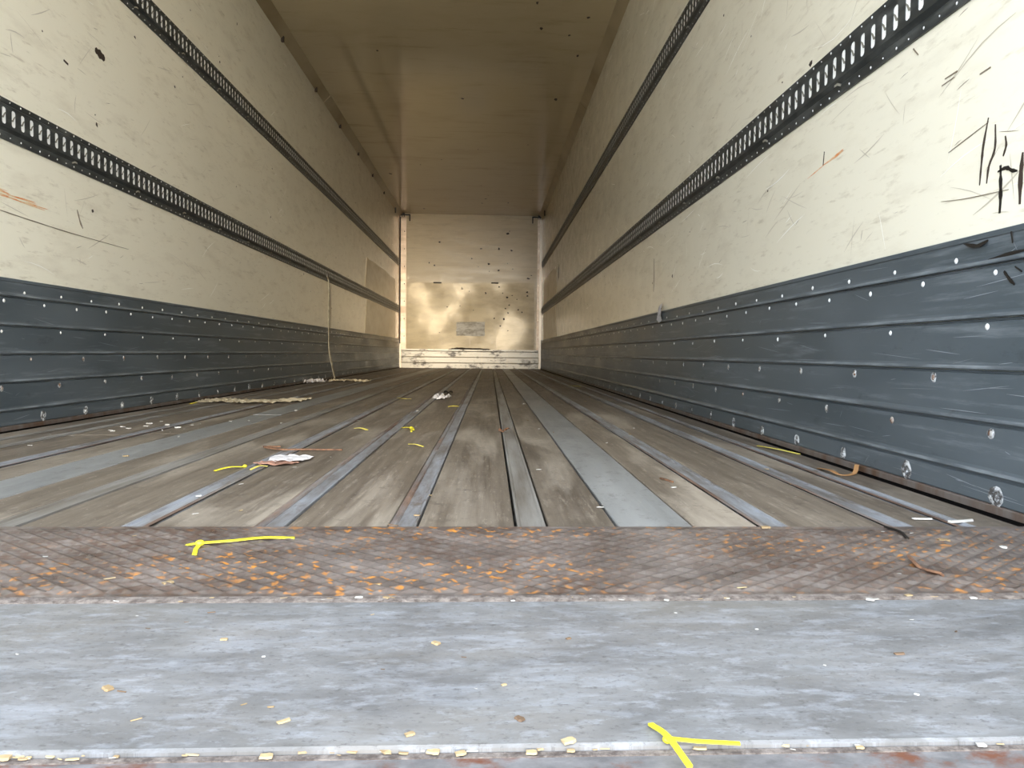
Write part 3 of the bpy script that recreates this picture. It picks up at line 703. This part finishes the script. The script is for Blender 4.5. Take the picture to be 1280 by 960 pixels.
def sheet(name, outline, amp, seed, mat, label, cat, z=0.002, parent=None, grid=0.012):
    """a crumpled sheet: outline triangulated, subdivided and lifted unevenly"""
    r = random.Random(seed); bm = bmesh.new()
    bm.faces.new([bm.verts.new((x, y, z)) for x, y in outline])
    bmesh.ops.triangulate(bm, faces=bm.faces)
    for _ in range(3): bmesh.ops.subdivide_edges(bm, edges=bm.edges, cuts=1, use_grid_fill=True); bmesh.ops.triangulate(bm, faces=bm.faces)
    for v in bm.verts:
        v.co.z += abs(math.sin(v.co.x*90+seed)*math.cos(v.co.y*47+seed*2))*amp + r.random()*amp*0.35
        v.co.x += r.uniform(-0.002, 0.002)
    ret = bmesh.ops.solidify(bm, geom=list(bm.faces), thickness=0.0006)
    o = obj(name, bm, M[mat], parent)
    if cat: tag(o, label, cat)
    return o
e = empty('torn_paper', (-0.5, 1.9, 0)); tag(e, 'torn white paper sheet with a brown edge lying on the planks', 'paper')
under(sheet('white_sheet', [(-0.540, 1.905), (-0.549, 1.993), (-0.50, 2.0), (-0.451, 1.989), (-0.445, 1.955), (-0.463, 1.90), (-0.495, 1.895)], 0.005, 3, 'paper', None, None, 0.003, e), e)
under(sheet('brown_edge', [(-0.565, 1.862), (-0.555, 1.905), (-0.52, 1.91), (-0.463, 1.90), (-0.47, 1.87), (-0.497, 1.842), (-0.53, 1.85)], 0.004, 5, 'bpaper', None, None, 0.001, e), e)
sheet('crumpled_paper', [(-0.33, 4.436), (-0.325, 4.60), (-0.312, 4.70), (-0.262, 4.64), (-0.232, 4.66), (-0.245, 4.50), (-0.271, 4.444)], 0.022, 8, 'paper', 'small crumpled bluish white paper on the floor near the middle', 'paper')
sheet('dark_scrap', [(-0.303, 5.10), (-0.295, 5.22), (-0.25, 5.2), (-0.24, 5.1), (-0.27, 5.07)], 0.015, 9, 'iron', 'small black scrap lying just beyond the crumpled white paper', 'scrap')
sheet('plastic_scrap', [(-1.54, 6.45), (-1.545, 6.75), (-1.50, 6.88), (-1.45, 6.72), (-1.40, 6.70), (-1.41, 6.6), (-1.48, 6.5)], 0.03, 11, 'paper', 'white plastic scrap at the foot of the left kick plate near the hanging strap', 'scrap')
sheet('rag', [(-1.43, 6.9), (-1.42, 7.06), (-1.32, 7.14), (-1.18, 7.05), (-1.06, 7.0), (-1.10, 6.9), (-1.25, 6.93)], 0.02, 13, 'film', 'flat beige rag on the floor below the hanging strap', 'rag')
sheet('plastic_film', [(-1.50, 4.0), (-1.51, 4.22), (-1.42, 4.26), (-1.30, 4.18), (-1.18, 4.20), (-1.05, 4.36), (-0.98, 4.30), (-1.0, 4.14), (-1.127, 3.98), (-1.25, 3.95), (-1.38, 4.03)], 0.012, 15, 'film', 'long beige strip of crumpled film lying along the left side of floor', 'film')
def stick(name, pts, r0, mat, label, cat):
    bm = bmesh.new(); ribbon(bm, spline([(x, y, z) for x, y, z in pts], 5), r0*2, r0*1.4)
    return tag(obj(name, bm, M[mat]), label, cat)
stick('twig', [(-0.59, 2.20, 0.001), (-0.627, 2.171, 0.004), (-0.565, 2.121, 0.003), (-0.508, 2.132, 0.002), (-0.404, 2.136, 0.001)], 0.003, 'bark', 'long thin brown twig on the planks behind the torn paper', 'twig')
stick('twig', [(0.379, 1.674, 0.001), (0.383, 1.645, 0.003), (0.394, 1.622, 0.001)], 0.0022, 'bark', 'short reddish brown twig on the plank right of the grey plank', 'twig')
stick('dark_splinter', [(0.635, 1.194, 0.002), (0.636, 1.15, 0.004), (0.629, 1.115, 0.001)], 0.002, 'iron', 'thin dark splinter at the upper right of the tread plate', 'splinter')
sheet('dry_leaf', [(0.030, 2.62), (0.036, 2.66), (0.05, 2.69), (0.066, 2.675), (0.072, 2.65), (0.052, 2.635)], 0.012, 21, 'bark', 'curled brown dry leaf lying on the seam in mid floor', 'leaf')
bm = bmesh.new(); P = spline([(0.565, 0.998, 0.006), (0.560, 0.975, 0.004), (0.559, 0.955, 0.001), (0.568, 0.927, 0.002)], 5)
for i, p in enumerate(P): pass
ribbon(bm, P, 0.008, 0.003, (0.6, 0, 0.8)); tag(obj('bark_curl', bm, M['bark']), 'curved dark brown bark strip on the right of the tread plate', 'bark')
bm = bmesh.new(); ribbon(bm, spline([(0.806, 1.837, 0.001), (0.800, 1.76, 0.008), (0.810, 1.727, 0.002), (0.845, 1.735, 0.004), (0.866, 1.764, 0.02)], 5), 0.010, 0.0015)
tag(obj('tan_band', bm, M['tan']), 'tan and black curled band by the right kick plate', 'band')

# wood chips and flakes
def chip_mesh(L, w, h, seed):
    r = random.Random(seed); bm = bmesh.new(); n = 4
    rings = []
    for i in range(n):
        t = i/(n-1); ww = w*(0.55+0.45*math.sin(math.pi*(0.15+0.7*t)))*r.uniform(0.8, 1.15); x = L*(t-0.5)
        rings.append([bm.verts.new((x+r.uniform(-.05, .05)*L, y*ww/2, z*h*r.uniform(0.8, 1.1)+0.0002)) for y, z in ((-1, 0.0), (1, 0.0), (0.8, 1), (-0.7, 1))])
    for a, b in zip(rings, rings[1:]):
        for k in range(4): bm.faces.new((a[k], a[(k+1) % 4], b[(k+1) % 4], b[k]))
    bm.faces.new(rings[0][::-1]); bm.faces.new(rings[-1])
    bmesh.ops.recalc_face_normals(bm, faces=bm.faces)
    me = bpy.data.meshes.new('wood_chip'); bm.to_mesh(me); bm.free(); return me
CH = {}
for key, mat in (('p', 'chip'), ('b', 'chip2'), ('f', 'flake')):
    CH[key] = [chip_mesh(1.0, w, h, i*7+1) for i, (w, h) in enumerate(((0.28, 0.14), (0.5, 0.2), (0.18, 0.12), (0.8, 0.3)))]
    for q_ in CH[key]: q_.materials.append(M[mat].m)
rc = random.Random(19); CHIPS = {}
def chip(key, x, y, L, rz, label, group, var=None, z=0.0006, name='wood_chip', cat='wood chip'):
    me_ = CH[key][rc.randint(0, 3) if var is None else var]
    o = bpy.data.objects.new(name, me_); C.objects.link(o); o.location = (x, y, z); L *= 0.62; o.scale = (L, L, L*0.6); o.rotation_euler = (0, 0, rz)
    tag(o, label, cat, group)
    if group: CHIPS.setdefault(group, []).append(o)
    return o
SILL = [(-0.288, 0.809, .013, 'b'), (-0.249, 0.732, .010, 'p'), (-0.333, 0.763, .008, 'b'), (-0.303, 0.781, .007, 'b'), (-0.305, 0.626, .015, 'p'), (-0.292, 0.621, .013, 'b'), (-0.259, 0.573, .012, 'p'),
        (-0.188, 0.596, .008, 'p'), (-0.166, 0.591, .008, 'p'), (-0.15, 0.567, .016, 'p'), (-0.048, 0.718, .013, 'p'), (-0.021, 0.685, .008, 'b'), (-0.055, 0.545, .011, 'p'), (0.025, 0.566, .012, 'b'),
        (0.058, 0.532, .015, 'p'), (0.444, 0.775, .007, 'f'), (0.381, 0.684, .016, 'b'), (0.078, 0.728, .008, 'b'), (-0.009, 0.62, .005, 'f'), (0.014, 0.626, .007, 'p'), (-0.42, 0.70, .006, 'f'), (-0.36, 0.80, .005, 'f'), (0.27, 0.75, .005, 'f'),
        (0.35, 0.60, .006, 'f'), (-0.12, 0.80, .007, 'p'), (-0.2, 0.69, .005, 'f'), (0.2, 0.80, .005, 'f'), (0.47, 0.74, .007, 'b'), (0.30, 0.66, .004, 'f'), (-0.09, 0.66, .006, 'b')]
kindw = {'p': 'pale', 'b': 'brown', 'f': 'white'}
for x, y, L, kk in SILL:
    chip(kk, x, y, L, rc.uniform(-0.9, 0.9), 'tiny %s wood chip on the smooth blue-grey sill plate' % kindw[kk], '%s chips on the sill plate' % kindw[kk], z=0.0003)
TREAD = [(-0.519, 1.142, .018, 'p', 0.9), (-0.373, 1.015, .010, 'f', 0), (-0.374, 0.91, .018, 'p', 0.9), (-0.494, 0.897, .024, 'b', 1.2), (-0.182, 0.972, .010, 'p', 0.3), (0.681, 1.11, .024, 'p', -0.1),
         (0.697, 1.095, .013, 'p', 0.1), (0.69, 1.003, .012, 'f', 0), (0.746, 1.071, .018, 'f', -0.8), (0.441, 1.196, .022, 'p', 0), (0.30, 0.885, .02, 'p', 0.2), (-0.45, 0.93, .02, 'p', 0.6), (0.62, 1.17, .012, 'f', 0),
         (0.66, 1.16, .012, 'f', 0.4), (-0.58, 1.03, .010, 'f', 0.2), (-0.29, 1.0, .014, 'p', 0.1), (-0.13, 0.90, .013, 'p', 0), (0.18, 1.0, .006, 'f', 0), (0.52, 0.94, .008, 'f', 0), (-0.35, 1.14, .02, 'b', 0.1)]
for x, y, L, kk, a in TREAD:
    chip(kk, x, y, L, a, 'small %s wood splinter on the rusty tread plate' % kindw[kk], '%s splinters on the tread plate' % kindw[kk], z=0.0008, name='wood_splinter', cat='splinter')
for k in range(52):      # packed in the joint along the sill edge
    x = -0.36+0.46*rc.random()**1.25 if k < 40 else rc.uniform(0.1, 0.42)
    chip('p' if rc.random() < 0.8 else 'f', x, Y_SI-0.001+rc.uniform(-0.003, 0.004), rc.uniform(0.005, 0.015), rc.gauss(0, 0.35), 'cream wood chip in the joint before the rear crossbar', 'chips packed in the sill joint', z=-0.003)
for k in range(36):      # along the weld between sill and tread plate
    x = rc.uniform(-0.55, 0.65)
    chip('p' if rc.random() < 0.6 else 'f', x, Y_TR+rc.uniform(-0.008, 0.010), rc.uniform(0.005, 0.014), rc.gauss(0, 0.4), 'cream wood chip in the seam between tread and sill plates', 'chips along the tread plate seam', z=0.001)
for x, y in ((-1.104, 2.651), (-1.27, 2.641), (-1.282, 2.751), (-1.243, 2.876), (-1.087, 2.736), (-1.072, 2.826), (-1.067, 2.888), (-1.24, 2.97), (-0.991, 2.994), (-1.237, 2.70), (-1.30, 2.461), (-1.286, 2.215), (-1.215, 2.785), (-1.16, 2.83), (-1.13, 2.77), (-1.05, 2.7), (-0.97, 2.45)):
    chip('f', x, y, rc.uniform(0.015, 0.04), rc.uniform(0, 3), 'white paint flake on the planks near the left kick plate', 'paint flakes on the left floor', z=0.0008, name='paint_flake', cat='paint flake')
for k in range(60):
    y = 1.25+4.6*rc.random()**1.5; x = XC+rc.uniform(-1.05, 1.1)
    side = 'left' if x < XC else 'right'; kk = rc.choice('pff')
    chip(kk, x, y, rc.uniform(0.008, 0.02)*(1+0.1*y), rc.uniform(0, 3), 'tiny %s crumb on the planks %s of the centre strip' % (kindw[kk], side), '%s crumbs on the %s half of the planks' % (kindw[kk], side), z=0.0012, name='crumb', cat='crumb')
for x, y, L, a in ((0.79, 1.24, .075, 0.25), (0.735, 1.26, .05, -0.1)):
    chip('f', x, y, L, a, 'long whitish splinter beyond the right end of the tread plate, %s' % ('nearer the wall' if x > 0.76 else 'shorter one'), None, 2, z=0.001, name='wood_splinter', cat='splinter')
chip('b', -0.150, 1.213, .03, -0.6, 'brown splinter at the near end of a bluish floor strip', None, 2, z=0.001, name='wood_splinter', cat='splinter')

# hanging strap on the left wall, torn tag on the right kick plate
e = empty('hanging_strap', (XL+0.03, 7.45, 0.96)); tag(e, 'pale webbing strap hanging from the lower left rail down to the floor', 'strap')
P = spline([(XL+0.018, 7.445, 0.99), (XL+0.034, 7.45, 0.90), (XL+0.03, 7.455, 0.60), (XL+0.032, 7.46, 0.36), (XL+0.035, 7.47, 0.26), (XL+0.045, 7.52, 0.16), (XL+0.05, 7.59, 0.06), (XL+0.06, 7.61, 0.006)], 5)
under(obj('webbing', ribbon(bmesh.new(), P, 0.045, 0.003, (1, 0, 0)), M['web'], e), e)
under(obj('hook', BX(XL+0.012, XL+0.03, 7.43, 7.47, 0.975, 1.01), M['iron'], e), e)
e = empty('torn_tag', (XR-0.015, 3.96, 0.45)); tag(e, 'torn white plastic tag stuck on the top edge of the right kick plate', 'tag')
bm = bmesh.new(); ribbon(bm, spline([(XR-0.012, 3.97, 0.535), (XR-0.0165, 3.965, 0.505), (XR-0.022, 3.955, 0.475), (XR-0.018, 3.95, 0.445)], 4), 0.085, 0.002, (1, 0, 0))
rr = random.Random(4)
for v in bm.verts: v.co.y += rr.uniform(-0.012, 0.012)
under(obj('flap', bm, M['paper'], e), e)

# tell alike crumbs apart by their order across the picture; drop what falls outside the frame
def ordinal(n):
    return '%d%s' % (n, 'th' if 10 <= n % 100 <= 20 else {1: 'st', 2: 'nd', 3: 'rd'}.get(n % 10, 'th'))
def screen(o):
    d = Vector(o.location) - Vector((0, 0, CAM_H)); return 660 + 962*d.dot(R_)/d.dot(F_), 480 - 962*d.dot(U_)/d.dot(F_)
for g, L_ in CHIPS.items():
    inside = []
    for o in L_:
        sx, sy = screen(o)
        if 2 < sx < 1278 and sy < 958: inside.append((sx, o))
        else: bpy.data.objects.remove(o)
    inside.sort(key=lambda t: t[0])
    for i, (sx, o) in enumerate(inside):
        if len(inside) > 1: o['label'] = '%s, %s from left' % (o['label'], ordinal(i+1))
